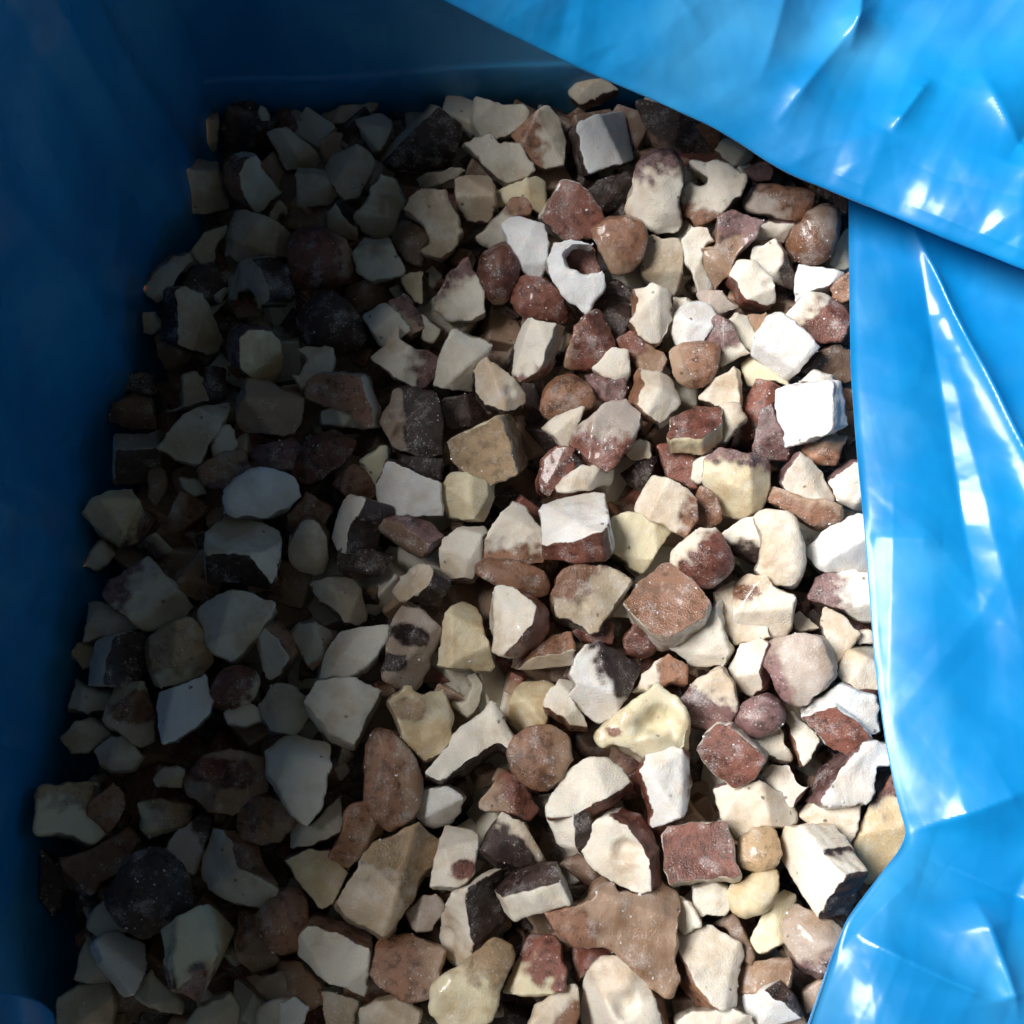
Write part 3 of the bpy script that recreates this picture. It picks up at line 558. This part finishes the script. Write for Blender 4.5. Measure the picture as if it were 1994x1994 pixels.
chunk|150,1200 200,1080 320,970 400,950 530,1080 560,1200 600,1310 160,1310|60,0|9|c|m|D0|dent=420,1180,70|broad cream mushroom dome with a mottled hollow
chunk|700,1270 780,1230 960,1210 1050,1240 1080,1310 700,1310|0,0|6|c|d|||
chunk|1340,1140 1400,1080 1430,1080 1380,1200 1340,1240|0,0|1|t|m|||
chunk|690,660 750,700 790,780 730,810 680,760|0,0|3|c|m|||
curl|1100,60 1170,-10 1260,-10 1290,80 1340,90 1300,130 1270,200 1200,120|0,0|3|c|p|D0||
chunk|110,480 240,430 340,560 230,600|0,0|0|b|m|||
@C3
cube|390,30 480,0 560,10 720,80 640,180 560,310 500,270 390,190|-10,-10|5|y|d|||
wedge|1420,190 1560,90 1700,10 1780,30 1780,310 1520,300 1480,250|0,20|8|w|p|||bright white triangular mushroom block by the right fold
cap|1450,450 1500,340 1640,320 1790,320 1800,580 1700,560 1620,500 1500,480|0,20|5|c|p|H190:0||
wedge|980,110 1090,40 1160,20 1210,110 1180,250 1060,180|0,40|6|c|d|H265:0.2||
stem|1150,30 1220,-20 1320,-10 1390,60 1415,220 1400,350 1350,390 1250,370 1160,300 1210,190 1210,100|0,20|9|c|m||round|bent horn-shaped cream mushroom stem
cap|710,230 760,160 880,80 960,100 1010,200 1050,270 1000,330 890,410 800,340 740,300|0,20|10|c|r|H-40:-0.25|dome|small mushroom cube half covered by russet cap
cap|460,470 560,360 690,270 800,350 910,460 870,560 720,640 640,650 560,580|15,95|11|c|o|f|wet|large mushroom cube with an orange-brown cap face
chunk|700,720 880,570 960,500 970,640 1010,740 990,830 820,820 780,780|0,0|5|c|d|||
curl|70,420 130,310 220,280 360,290 490,360 420,470 340,560 320,620 270,640 200,590 100,540|0,10|8|g|o|H130:0.45|dent=230,480,45|ear-shaped mushroom swirl with an orange edge
cube|950,430 1050,370 1200,430 1240,660 1050,690 990,580|-15,20|4|c|d|||
cube|1040,480 1060,370 1120,340 1220,340 1250,400 1360,450 1350,590 1280,670 1150,650 1060,570|10,20|8|c|m|S1100,410,60|wet|wet cream mushroom cube with a brown lobe
cap|1010,820 1080,720 1170,680 1230,700 1180,800 1160,920 1090,960 1020,900|65,20|6|c|r|D-20||
chunk|1195,790 1240,690 1350,650 1500,660 1560,790 1570,880 1480,980 1400,1040 1300,970 1250,860|0,10|9|G|p|H200:0.5|round|frosty grey oval mushroom piece with purplish rim
wedge|1520,600 1530,495 1640,550 1710,650 1680,700 1600,810 1560,720|-15,10|6|c|p|D200||
chunk|1610,850 1680,730 1820,660 1840,920 1720,930 1630,900|0,60|7|c|r|D270||
cap|1410,1100 1480,1080 1590,1050 1680,1110 1770,1200 1660,1290 1570,1260 1500,1180|-5,-60|8|w|r|f||brick-red diamond mushroom face below a white block
cube|1420,1080 1500,1010 1630,930 1700,970 1800,1010 1820,1180 1760,1190 1680,1100 1590,1050|0,0|7|w|d|||
cap|1050,1110 1100,1020 1190,970 1270,1010 1305,1090 1270,1160 1180,1200 1080,1170|0,0|6|b|p|a|dome;round|frosted purple mushroom button on a pale stalk
stem|1130,1190 1280,1160 1360,1310 1210,1300|0,0|2|c|d|||
slice|1310,1050 1390,1060 1460,1160 1510,1210 1420,1350 1390,1250|-20,20|3|c|m|D200||
chunk|770,1000 860,900 980,840 1040,920 1050,1060 1000,1130 930,1160 800,1120|0,10|6|c|p|H250:0||
wedge|500,960 570,860 700,760 790,820 780,920 700,900 580,950|0,20|3|c|m|H-20:0||
cube|170,860 250,710 330,700 430,750 555,810 520,900 460,1000 400,1090 320,1120 210,1040 160,980 210,920|-15,15|10|w|d|H35:0.2||snow-white mushroom piece with purple-black skin corner
cube|30,1030 110,880 210,890 160,980 220,1050 270,1120 160,1110|0,50|6|c|m|D270||
chunk|310,1200 370,1120 480,1060 640,930 720,990 790,1110 780,1250 700,1290 560,1340 490,1260 420,1230 350,1250|10,20|9|y|o|S400,1175,45|wet;dent=590,1130,120|wide yellowish mushroom cup with a wet hollow
cap|460,690 510,600 560,610 620,740 560,790 480,750|0,0|3|t|r|a||
cap|190,620 340,560 390,600 390,700 260,680|0,0|2|t|r|a||
cube|-150,860 -40,780 190,740 170,880 60,890|0,-120|2|c|m|D90||
slice|390,520 460,480 500,560 400,550|0,0|1|c|d|||
slice|1340,560 1400,530 1500,610 1400,620|0,0|0|g|d|||
slice|1700,640 1780,640 1780,690 1720,700|0,0|4|c|d|||
@B3
cube|520,1220 560,1120 620,1035 760,1090 840,1160 830,1280 780,1370 700,1310 600,1270|-10,15|8|c|m|H-20:0.65||cream mushroom cube with a brown right corner
chunk|840,1180 870,1100 960,1170 970,1270 880,1340 830,1300|0,0|5|t|o|a||
cube|885,1060 900,960 980,900 1100,920 1230,950 1250,1080 1200,1200 1100,1260 1000,1230 930,1140|-20,20|8|y|p|H80:0.55||large yellow-cream mushroom cube with a greyish top
stem|1190,1150 1230,1080 1320,1090 1400,1170 1580,1180 1640,1210 1560,1290 1440,1300 1340,1230|0,10|6|t|o|H250:0|round|
wedge|1310,1080 1360,990 1410,920 1520,1020 1590,1160 1540,1220 1430,1190 1340,1120|-40,-20|6|c|p|D160||
cube|1570,1080 1700,970 1760,1000 1760,1250 1620,1170|-20,-20|5|c|p|D150||
chunk|500,210 550,110 520,30 620,10 700,50 720,180 690,270 620,320 540,270|-35,40|8|c|m|D210||chunky cream mushroom knob above a white tuft
wedge|150,400 200,230 310,140 370,230 410,360 350,420 250,460 140,450|0,20|7|t|r|H-10:-0.5|wet|rose-brown glassy mushroom wedge
cube|290,470 400,360 470,370 485,490 450,560 400,510|-5,20|5|c|p|||
chunk|270,500 440,490 470,570 440,630 310,620|0,0|4|b|p|a||
cap|0,680 60,560 180,515 270,560 300,640 240,690 150,700 60,740|0,0|5|t|m|a|round|
cube|590,560 600,480 700,490 760,530 750,650 650,750 590,710 555,650|-85,-5|8|c|o|D180||cream mushroom cube with an orange left side
chunk|690,360 780,340 880,335 950,340 960,420 930,520 850,580 770,560 720,480|0,10|7|t|m|H0:-0.15|round|lumpy brown mushroom nugget with a cream left side
chunk|720,280 740,190 820,115 920,130 940,200 880,310 760,350|0,0|6|w|d|||
cube|880,310 960,180 1040,230 1060,300 1130,380 950,450 940,360|0,10|7|c|p|H120:-0.05|wet|
slice|1030,210 1080,170 1130,200 1170,300 1150,390 1060,280|0,0|5|g|d|||
chunk|1130,190 1220,170 1190,270 1150,260|0,0|5|t|m|||
cube|1160,310 1240,200 1310,180 1400,250 1510,350 1420,430 1340,545 1250,470 1170,400|-30,-15|11|w|d|||clean cream-white square mushroom face with one grey nick
cap|1320,180 1440,60 1530,60 1640,130 1680,200 1620,300 1500,320 1420,270|0,20|7|c|r|H-40:-0.1||cream mushroom cube with a dark red cap corner
wedge|855,620 940,540 1045,460 1060,560 1080,670 960,660|25,0|6|c|d|||
wedge|1080,440 1140,400 1250,470 1350,560 1240,520 1130,560|0,0|4|y|k|||
cube|700,830 720,730 850,670 970,665 970,760 880,830|5,95|9|y|r|f|wet|rose-red topped mushroom cube with yellow side
chunk|970,670 1070,670 1080,740 1010,840 960,860|10,20|6|g|d|||
cap|1080,680 1160,515 1280,550 1260,640 1200,700 1150,800 1070,840|0,0|5|b|r|a||
chunk|1150,900 1190,680 1260,650 1280,760 1350,860 1320,940 1230,930|0,0|6|b|p|a||
cube|1265,580 1400,560 1510,550 1530,700 1540,800 1440,840 1320,880 1280,730|110,-25|12|w|d|||largest snow-white mushroom cube beside the right bag fold
chunk|1380,540 1480,485 1560,500 1570,560|0,0|8|w|d|||
chunk|1410,890 1540,840 1650,830 1600,900 1580,980 1470,950|0,0|6|t|m|H270:0||
stem|150,850 220,770 380,640 460,635 550,690 540,760 470,880 370,1010 270,950|0,15|10|G|r|H260:0.15|wet|porous grey mushroom strip with a wet red-brown end
wedge|50,770 150,700 240,680 180,800 150,890|0,0|5|c|m|||
cap|0,1100 30,950 100,890 180,900 180,1000 100,1080 60,1150|0,0|6|b|r|a|wet|
slice|90,1090 230,990 410,1000 400,1080 260,1110 120,1130|0,0|7|c|m|||
cube|470,900 540,850 590,870 590,940 500,950|0,0|2|c|d|||
cap|630,880 700,870 830,950 840,1110 700,1040|0,0|2|t|r|a||
cap|430,1040 560,960 620,960 540,1120|0,0|1|b|d|a||
chunk|830,960 930,920 870,1080 840,1040|0,0|6|c|d|||
wedge|410,320 500,260 680,400 650,490 560,480 500,400|0,0|4|t|r|H150:0|wet|
cap|320,40 460,20 490,200 420,320 330,200|0,0|-1|b|d|a||
chunk|830,60 980,60 1060,140 960,180 900,130|0,0|3|G|d|||
slice|720,80 810,110 800,160 730,180|0,0|2|g|d|||
chunk|1420,480 1600,330 1680,380 1680,530 1560,520|0,0|2|b|m|||
@F
wedge|505,1420 545,1385 625,1400 620,1450 600,1530 580,1555 555,1535 525,1480 510,1460|-5,6|8|c|d|||tooth-shaped cream mushroom wedge with a long point
cap|340,1470 380,1425 440,1415 490,1430 500,1490 440,1535 400,1530 360,1500|0,6|3|t|r|S415,1462,36|dent=415,1462,34|brown mushroom cup with a dark red centre
cube|545,1545 590,1560 640,1500 640,1570 590,1590 550,1600|0,0|2|g|d|||
cap|935,1678 955,1645 1000,1635 1045,1628 1055,1660 1010,1675 950,1690|24,45|8|c|d|f||cream mushroom box with a frosted black top
wedge|965,1840 1000,1765 1050,1770 1065,1830 1060,1870 1010,1875 950,1870|0,4|6|y|r|H40:0.05||
slice|1000,1945 1015,1895 1060,1865 1085,1860 1090,1900 1080,1945|-6,4|6|c|o|H-40:0.5||
curl|1555,1510 1590,1450 1640,1400 1690,1405 1695,1440 1650,1450 1640,1515 1600,1518|-38,2|8|w|p|D180||white mushroom hook with a purple outer skin
cube|1022,955 1060,942 1110,930 1140,930 1145,990 1130,1002 1080,1005 1020,1000|8,55|10|w|r|D270||snow-white mushroom cube with brick-red lower side
cap|1315,1415 1350,1370 1375,1370 1440,1430 1420,1470 1380,1485 1340,1450|8,-12|9|c|r|f||red-brown square mushroom cap with a white upper edge
cap|955,1420 985,1375 1050,1370 1080,1400 1070,1450 1030,1495 975,1470|0,0|7|t|m|H190:-0.3|round|brown sugary mushroom cube beside the thick stem slice
"""
# ------------------------------------------------------------------ piece builder
VOX = 0.00062
rng = random.Random(11)
pieces = []
tile = TILES['F']
for line in DATA.strip().splitlines():
    if line[0] == '@': tile = TILES[line[1:]]; continue
    f = line.split('|')
    ox, oy, s = tile
    poly = [(ox + float(a) * s, oy + float(b) * s) for a, b in (q.split(',') for q in f[1].split())]
    dx, dy = (float(v) * s for v in f[2].split(','))
    masks = []
    for mk in [m for m in f[6].split(';') if m]:
        if mk[0] == 'D': masks.append(('D', float(mk[1:])))
        elif mk[0] == 'H': a, b = mk[1:].split(':'); masks.append(('H', float(a), float(b)))
        elif mk[0] == 'S': x, y, r = map(float, mk[1:].split(',')); masks.append(('S', ox + x * s, oy + y * s, r * s))
        else: masks.append((mk,))
    opts = {'dents': []}
    for op in [o for o in f[7].split(';') if o]:
        if op.startswith('dent='): x, y, r = map(float, op[5:].split(',')); opts['dents'].append((ox + x * s, oy + y * s, r * s))
        else: opts[op] = True
    pieces.append(dict(kind=f[0], poly=poly, off=(dx, dy), h=float(f[3]), fl=f[4], sk=f[5], masks=masks, opts=opts, label=f[8].strip()))

def frame_of(pc):
    xs = [p[0] for p in pc['poly']]; ys = [p[1] for p in pc['poly']]
    cx = (min(xs) + max(xs)) / 2; cy = (min(ys) + max(ys)) / 2
    C = at_height(cx, cy, pc['h'] * 0.001)
    d = ray(cx, cy); depth = (C - CAM).dot(CF)
    mpp = depth * TH / 997.0                       # metres per photo pixel at the piece
    v = -d.normalized()
    ex = (CR - v * CR.dot(v)).normalized(); ey = v.cross(ex)
    minor = min(max(xs) - min(xs), max(ys) - min(ys)) * mpp
    lat = math.hypot(*pc['off']) * mpp
    a = max(0.80 * minor, 1.18 * lat, 0.006); a = min(a, 0.017)
    lx = pc['off'][0] * mpp / a; ly = -pc['off'][1] * mpp / a
    if lat < 0.0008:                               # no side shows: still not dead square to the lens
        lx += rng.uniform(-.16, .16); ly += rng.uniform(-.16, .16)
    L = math.hypot(lx, ly)
    if L > 0.86: lx *= 0.86 / L; ly *= 0.86 / L
    n = (v * math.sqrt(max(0.05, 1 - lx * lx - ly * ly)) - ex * lx - ey * ly).normalized()
    e1 = (ex - n * ex.dot(n)).normalized(); e2 = n.cross(e1)
    def loc(px, py):
        r = ray(px, py); t = (C - CAM).dot(n) / r.dot(n)
        q = CAM + r * t - C
        return (q.dot(e1), q.dot(e2))
    M = Matrix(((e1.x, e2.x, n.x, C.x), (e1.y, e2.y, n.y, C.y), (e1.z, e2.z, n.z, C.z), (0, 0, 0, 1)))
    return a, loc, M, mpp

def outline(P, rnd, jit=0.00022):
    """densify an outline, ease its corners and roughen it"""
    Q = np.array(P)
    for _ in range(2 if rnd else 1):               # corner cutting
        A = Q; B = np.roll(Q, -1, 0)
        w = 0.25 if rnd else 0.05
        Q = np.stack([A * (1 - w) + B * w, A * w + B * (1 - w)], 1).reshape(-1, 2)
    out = []
    for i in range(len(Q)):
        A = Q[i]; B = Q[(i + 1) % len(Q)]
        k = max(1, int(np.linalg.norm(B - A) / 0.0016))
        for j in range(k):
            p = A + (B - A) * j / k
            out.append(p + np.array((rng.gauss(0, jit), rng.gauss(0, jit))))
    return np.array(out)

temps = []
for pc in pieces:
    a, loc, M, mpp = frame_of(pc)
    P = np.array([loc(*p) for p in pc['poly']])
    P = P + (P - P.mean(0)) * (0.00075 / (np.linalg.norm(P - P.mean(0), axis=1, keepdims=True) + 1e-9))   # what the knife-edge easing takes off again
    O = outline(P, pc['opts'].get('round') or pc['opts'].get('dome'))
    n = len(O); c = O.mean(0)
    taper = rng.uniform(0.90, 1.02)
    V = np.zeros((2 * n, 3))
    V[:n, :2] = O; V[n:, :2] = (O - c) * taper + c; V[n:, 2] = -a
    area = 0.5 * np.sum(O[:, 0] * np.roll(O[:, 1], -1) - O[:, 1] * np.roll(O[:, 0], -1))
    top = list(range(n)); bot = list(range(2 * n - 1, n - 1, -1))
    sides = [(i, n + i, n + (i + 1) % n, (i + 1) % n) for i in range(n)]
    if area < 0:
        top = top[::-1]; bot = bot[::-1]; sides = [s[::-1] for s in sides]
    me = bpy.data.meshes.new("tmp"); me.from_pydata(V.tolist(), [], [top, bot] + sides)
    o = bpy.data.objects.new("tmp", me); scene.collection.objects.link(o)
    md = o.modifiers.new("r", 'REMESH'); md.mode = 'VOXEL'; md.voxel_size = VOX; md.use_smooth_shade = True
    sm = o.modifiers.new("s", 'SMOOTH'); sm.factor = 0.5; sm.iterations = 7 if pc['opts'].get('round') else (6 if pc['opts'].get('dome') else 1)
    temps.append(o); pc.update(a=a, loc=loc, M=M, mpp=mpp, O=O, area=abs(area))
bpy.context.view_layer.update()
dg = bpy.context.evaluated_depsgraph_get()
for pc, o in zip(pieces, temps):
    ev = o.evaluated_get(dg); me = ev.to_mesh()
    nv = len(me.vertices); co = np.empty(nv * 3); me.vertices.foreach_get("co", co); co = co.reshape(-1, 3)
    no = np.empty(nv * 3, np.float32); me.vertex_normals.foreach_get("vector", no); no = no.reshape(-1, 3).astype(float)
    nl = len(me.loops); li = np.empty(nl, np.int32); me.loops.foreach_get("vertex_index", li)
    assert nl == 4 * len(me.polygons)
    pc['co'], pc['no'], pc['q'] = co.copy(), no.copy(), li.reshape(-1, 4).copy()
    ev.to_mesh_clear()
for o in temps:
    me = o.data; bpy.data.objects.remove(o); bpy.data.meshes.remove(me)

def smooth01(x, lo, hi):
    t = np.clip((x - lo) / (hi - lo), 0, 1); return t * t * (3 - 2 * t)
def nz(P, sc, seed):
    s = Vector((seed * 3.1, seed * 1.7, seed * 0.9))
    return np.array([noise.noise(Vector(p) * sc + s) for p in P])

def mesh_from(name, co, q, mask, mat, seed01, side_brown):
    used = np.unique(q); remap = np.full(len(co), -1, np.int32); remap[used] = np.arange(len(used))
    me = bpy.data.meshes.new(name)
    me.vertices.add(len(used)); me.vertices.foreach_set("co", co[used].astype(np.float32).ravel())
    me.loops.add(q.size); me.loops.foreach_set("vertex_index", remap[q].ravel().astype(np.int32))
    me.polygons.add(len(q)); me.polygons.foreach_set("loop_start", np.arange(0, q.size, 4, dtype=np.int32))
    me.polygons.foreach_set("use_smooth", np.ones(len(q), bool))
    me.update(calc_edges=True)
    se = me.attributes.new("seed", 'FLOAT', 'POINT'); se.data.foreach_set("value", np.full(len(used), seed01, np.float32))
    at = me.attributes.new("skin", 'FLOAT', 'POINT'); at.data.foreach_set("value", mask[used].astype(np.float32))
    ri = me.attributes.new("side_brown", 'FLOAT', 'POINT'); ri.data.foreach_set("value", side_brown[used].astype(np.float32))
    me.materials.append(mat)
    return me

GROUP = "diced frozen mushrooms filling the blue bag"
objs = []
for i, pc in enumerate(pieces):
    co, no, q = pc['co'], pc['no'], pc['q']; seed = i + 1.0
    O = pc['O']; lo = O.min(0); hi = O.max(0); mid = (lo + hi) / 2; half = (hi - lo) / 2
    big = nz(co, 150, seed); med = nz(co, 420, seed + 40); fin = nz(co, 1000, seed + 80)
    # where skin grows
    mask = np.zeros(len(co))
    side = 1 - smooth01(no[:, 2], 0.45, 0.75)
    for mk in pc['masks']:
        if mk[0] == 'a': m = np.ones(len(co))
        elif mk[0] == 'f': m = smooth01(no[:, 2], 0.55, 0.8)
        elif mk[0] == 's': m = side
        elif mk[0] == 'D':
            t = math.radians(mk[1]); d = no[:, 0] * math.cos(t) + no[:, 1] * math.sin(t)
            m = side * smooth01(d, 0.15, 0.5)
        elif mk[0] == 'H':
            t = math.radians(mk[1]); dv = np.array((math.cos(t), math.sin(t)))
            ext = np.abs((O - mid) @ dv).max()
            m = smooth01((co[:, :2] - mid) @ dv / ext + 0.24 * big + 0.12 * med, mk[2] - 0.48, mk[2] + 0.36)
        else:
            c = np.array(pc['loc'](mk[1], mk[2])); r = mk[3] * pc['mpp']
            d = np.linalg.norm((co[:, :2] - c) * np.array((rng.uniform(.55, .8), rng.uniform(.9, 1.3))), axis=1) / r + 0.8 * big + 0.45 * med + 0.2 * fin
            m = (1 - smooth01(d, 0.45, 1.35)) * (co[:, 2] > -0.4 * pc['a'])
        mask = np.maximum(mask, m)
    edge = np.clip(mask + 0.45 * med * (mask > 0.02) * (mask < 0.98), 0, 1)
    mask = edge
    # browner tint on the sides that face one random way
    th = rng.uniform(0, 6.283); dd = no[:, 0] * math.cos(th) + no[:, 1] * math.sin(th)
    side_brown = side * smooth01(dd, -0.3, 0.5) * rng.choice((0, 0.5, 0.9, 1.0, 1.0)) if pc['fl'] in 'cgyw' else np.zeros(len(co))
    # relief: warped faces, knife chatter, grain
    rough = 0.00034 if pc['kind'] in ('cube', 'wedge', 'slice') else (0.0005 if pc['kind'] == 'cap' else 0.0009)
    if pc['opts'].get('wet'): rough *= 1.25
    D = rough * big * 1.3 + 0.00020 * med + 0.00014 * fin
    D *= np.where(mask > 0.6, 0.75, 1.0)
    co = co + no * D[:, None]
    rr = np.linalg.norm((co[:, :2] - mid) / (half + 1e-6), axis=1)
    front = np.clip(1 + co[:, 2] / pc['a'], 0, 1)
    dome = 0.0042 if pc['opts'].get('dome') else (0.0022 if pc['opts'].get('round') else rng.uniform(-0.0005, 0.0008))
    co[:, 2] += dome * (1 - np.clip(rr, 0, 1.3) ** 2) * front
    if not (pc['opts'].get('dome') or pc['opts'].get('round')):
        # a second knife cut: part of the face slopes away along a straight ridge
        skinned = any(m[0] == 'f' for m in pc['masks'])
        flat = skinned or max(half) < 0.005 or pc['kind'] == 'curl'
        th = rng.uniform(0, 6.283)
        for _ in range(rng.choice((0, 0, 1)) if flat else rng.choice((1, 1, 2, 2, 3))):
            dv = np.array((math.cos(th), math.sin(th)))
            t = (co[:, :2] - mid) @ dv; ext = np.abs((O - mid) @ dv).max()
            t0 = ext * rng.uniform(0.05, 0.55)
            ang = rng.uniform(10, 22) if flat else rng.uniform(24, 52)
            co[:, 2] -= np.maximum(0, t - t0) * math.tan(math.radians(ang)) * front
            th += rng.uniform(1.4, 2.6)
    for x, y, r in pc['opts']['dents']:
        c = np.array(pc['loc'](x, y)); rm = r * pc['mpp']
        d = np.linalg.norm((co[:, :2] - c) * np.array((rng.uniform(.75, 1.1), rng.uniform(.8, 1.25))), axis=1) / rm + 0.55 * big + 0.30 * med
        deep = min(rm * 0.8, 0.5 * pc['a'], 0.0038)
        co[:, 2] -= deep * (1 - smooth01(d, 0.15, 1.2)) * (no[:, 2] > 0.2) * front
    pc['fin'] = co
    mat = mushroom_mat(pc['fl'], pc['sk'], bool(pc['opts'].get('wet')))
    fm = mask[q].mean(1) > 0.5; frac = fm.mean()
    name = "mushroom_" + {'cap': 'nugget', 'stem': 'log'}.get(pc['kind'], pc['kind'])
    sd = rng.random()
    if 0.04 < frac < 0.8:
        o = bpy.data.objects.new(name, None); scene.collection.objects.link(o)
        o.empty_display_size = 0.005
        for pn, sel in (("flesh", ~fm), ("cap_skin", fm)):
            c = bpy.data.objects.new(pn, mesh_from(pn, co, q[sel], mask, mat, sd, side_brown))
            scene.collection.objects.link(c); c.parent = o
    else:
        o = bpy.data.objects.new(name, mesh_from(name, co, q, mask, mat, sd, side_brown))
        scene.collection.objects.link(o)
    o.matrix_world = pc['M']
    pc['frac'] = frac; pc['obj'] = o
    o["category"] = "mushroom"; o["group"] = GROUP

# labels: the striking pieces have their own, the others are told by look and by the striking piece they touch
FW = {'c': 'cream', 'w': 'white', 'y': 'yellowish', 'g': 'grey-cream', 't': 'tan', 'b': 'brown', 'G': 'glassy grey'}
SW = {'r': 'red-brown', 'd': 'dark', 'o': 'orange', 'p': 'purplish', 'm': 'brown', 'k': 'golden'}
marks = [pc for pc in pieces if pc['label']]
areas = sorted(pc['area'] for pc in pieces)
taken = {pc['label'] for pc in marks}
for pc in pieces:
    if not pc['label']:
        C = pc['M'].translation
        size = 'small ' if pc['area'] < areas[len(areas) // 4] else ''
        look = FW[pc['fl']] if pc['frac'] < 0.8 else SW[pc['sk']]
        tail = (" with %s skin" % SW[pc['sk']]) if 0.04 < pc['frac'] < 0.8 else ""
        kd = {'cube': 'mushroom cube', 'cap': 'mushroom nugget', 'curl': 'mushroom curl', 'stem': 'mushroom stem', 'slice': 'mushroom slice', 'wedge': 'mushroom wedge', 'chunk': 'mushroom lump'}[pc['kind']]
        for mk in sorted(marks, key=lambda m: (m['M'].translation - C).length)[:6]:
            ref = mk['label'].replace(' mushroom', '', 1)
            lab = "%s%s %s%s beside the %s" % (size, look, kd, tail, ref)
            if len(lab.split()) > 16: lab = "%s%s %s beside the %s" % (size, look, kd, ref)
            if lab not in taken and len(lab.split()) <= 16: break
        taken.add(lab)
        pc['label'] = lab
    pc['obj']["label"] = pc['label']

# ------------------------------------------------------------------ the dice deeper in the bag: nobody could count them
def underlayer():
    keys = [('g', 'd', False), ('c', 'm', False), ('b', 'd', False), ('t', 'r', False), ('c', 'd', False)]
    bm = bmesh.new()
    lay = bm.verts.layers.float.new("skin")
    r = random.Random(5)
    def dice(x, y, z, s):
        vs_ = bmesh.ops.create_cube(bm, size=1.0)['verts']
        R = Matrix.Rotation(r.uniform(0, 6.28), 4, 'Z') @ Matrix.Rotation(r.gauss(0, .5), 4, 'X') @ Matrix.Rotation(r.gauss(0, .5), 4, 'Y')
        S = Matrix.Diagonal((s * r.uniform(.75, 1.1), s * r.uniform(.75, 1.1), s * r.uniform(.6, 1), 1))
        for v in vs_: v.co += Vector((r.uniform(-.14, .14), r.uniform(-.14, .14), r.uniform(-.14, .14)))
        bmesh.ops.transform(bm, matrix=Matrix.Translation((x, y, z)) @ R @ S, verts=vs_)
        k = r.choice((0, 0, 1, 2, 2, 3, 3))
        fs = {f for v in vs_ for f in v.link_faces}
        for f in fs: f.material_index = k
        if r.random() < 0.6:
            f = r.choice(sorted(fs, key=lambda f: f.calc_center_median().z)[2:])
            for v in f.verts: v[lay] = 1.0
    ymax = back[3].y - 0.008
    def wall_x(y): return np.interp(y, [p.y for p in left], [p.x for p in left])
    for z0, step in ((-0.0175, 0.0125), (-0.032, 0.0135), (-0.045, 0.0145)):
        y = -0.20
        while y < ymax:
            x = max(-0.135 + 0.030 * (y + 0.20) / 0.35 + (z0 + 0.016) * -0.3, wall_x(y) + 0.013)
            while x < 0.125:
                dice(x + r.uniform(-.003, .003), y + r.uniform(-.003, .003), z0 + r.uniform(-.004, .003), r.uniform(0.0145, 0.0185))
                x += step * r.uniform(.9, 1.1)
            y += step * r.uniform(.95, 1.05)
    # heaped a little higher along the far side
    x = wall_x(ymax) + 0.012
    while x < 0.10:
        dice(x, ymax + 0.001 + r.uniform(-.002, .001), -0.010 + r.uniform(-.003, .002), r.uniform(0.012, 0.016))
        x += 0.0105
    # broken bits that have trickled into the gaps
    for _ in range(420):
        y = r.uniform(-0.15, ymax); x = r.uniform(wall_x(y) + 0.008, 0.112)
        dice(x, y, r.uniform(-0.013, -0.006), r.uniform(0.003, 0.0075))
    me = bpy.data.meshes.new("mushroom_underlayer")
    bm.to_mesh(me); bm.free()
    for k in keys: me.materials.append(mushroom_mat(*k))
    o = bpy.data.objects.new("mushroom_underlayer", me)
    scene.collection.objects.link(o)
    bv = o.modifiers.new("soft", 'BEVEL'); bv.width = 0.0007; bv.segments = 2
    o["kind"] = "stuff"
    o["label"] = "jumbled mushroom dice deeper in the bag, seen in the gaps"
    o["category"] = "mushrooms"
underlayer()
# ------------------------------------------------------------------ loose ice crystals on the pieces
def ice_crumbs(n=6500):
    m, nt, bs = new_mat("ice_crystal")
    bs.inputs["Base Color"].default_value = (0.82, 0.84, 0.86, 1)
    bs.inputs["Roughness"].default_value = 0.18
    bs.inputs["Subsurface Weight"].default_value = 0.0
    r = random.Random(3)
    shape = np.array([(1, 0, 0), (-1, 0, 0), (0, 1, 0), (0, -1, 0), (0, 0, 1), (0, 0, -1)], float)
    tri = np.array([(0, 2, 4), (2, 1, 4), (1, 3, 4), (3, 0, 4), (2, 0, 5), (1, 2, 5), (3, 1, 5), (0, 3, 5)])
    VV, FF = [], []
    w = [pc['area'] * (2.5 if pc['opts'].get('wet') or pc['frac'] > 0.5 else 1.0) * r.choice((0.3, 1, 1, 2)) for pc in pieces]
    for pc in r.choices(pieces, weights=w, k=n):
        j = r.randrange(len(pc['fin']))
        if pc['no'][j, 2] < 0.1: continue
        s = 0.00007 + 0.00030 * r.random() ** 3
        S = shape * np.array((s * r.uniform(.6, 1.5), s * r.uniform(.6, 1.3), s * r.uniform(.4, .9)))
        a = r.uniform(0, 6.28); c_, s_ = math.cos(a), math.sin(a)
        S = S @ np.array(((c_, -s_, 0), (s_, c_, 0), (0, 0, 1))) + np.array([r.gauss(0, s * .2) for _ in range(18)]).reshape(6, 3)
        P = S + pc['fin'][j]
        Mx = np.array(pc['M'])
        P = P @ Mx[:3, :3].T + Mx[:3, 3]
        FF.append(tri + 6 * len(VV)); VV.append(P)
    me = bpy.data.meshes.new("ice_crumbs")
    me.from_pydata(np.concatenate(VV).tolist(), [], np.concatenate(FF).tolist())
    me.materials.append(m)
    o = bpy.data.objects.new("ice_crumbs", me); scene.collection.objects.link(o)
    o["kind"] = "stuff"; o["category"] = "ice"
    o["label"] = "tiny glittering ice crystals sprinkled over the frozen mushrooms"
ice_crumbs()
print("pieces", len(pieces), "tris ~", sum(len(pc['q']) * 2 for pc in pieces), "distinct labels", len({pc['label'] for pc in pieces}))
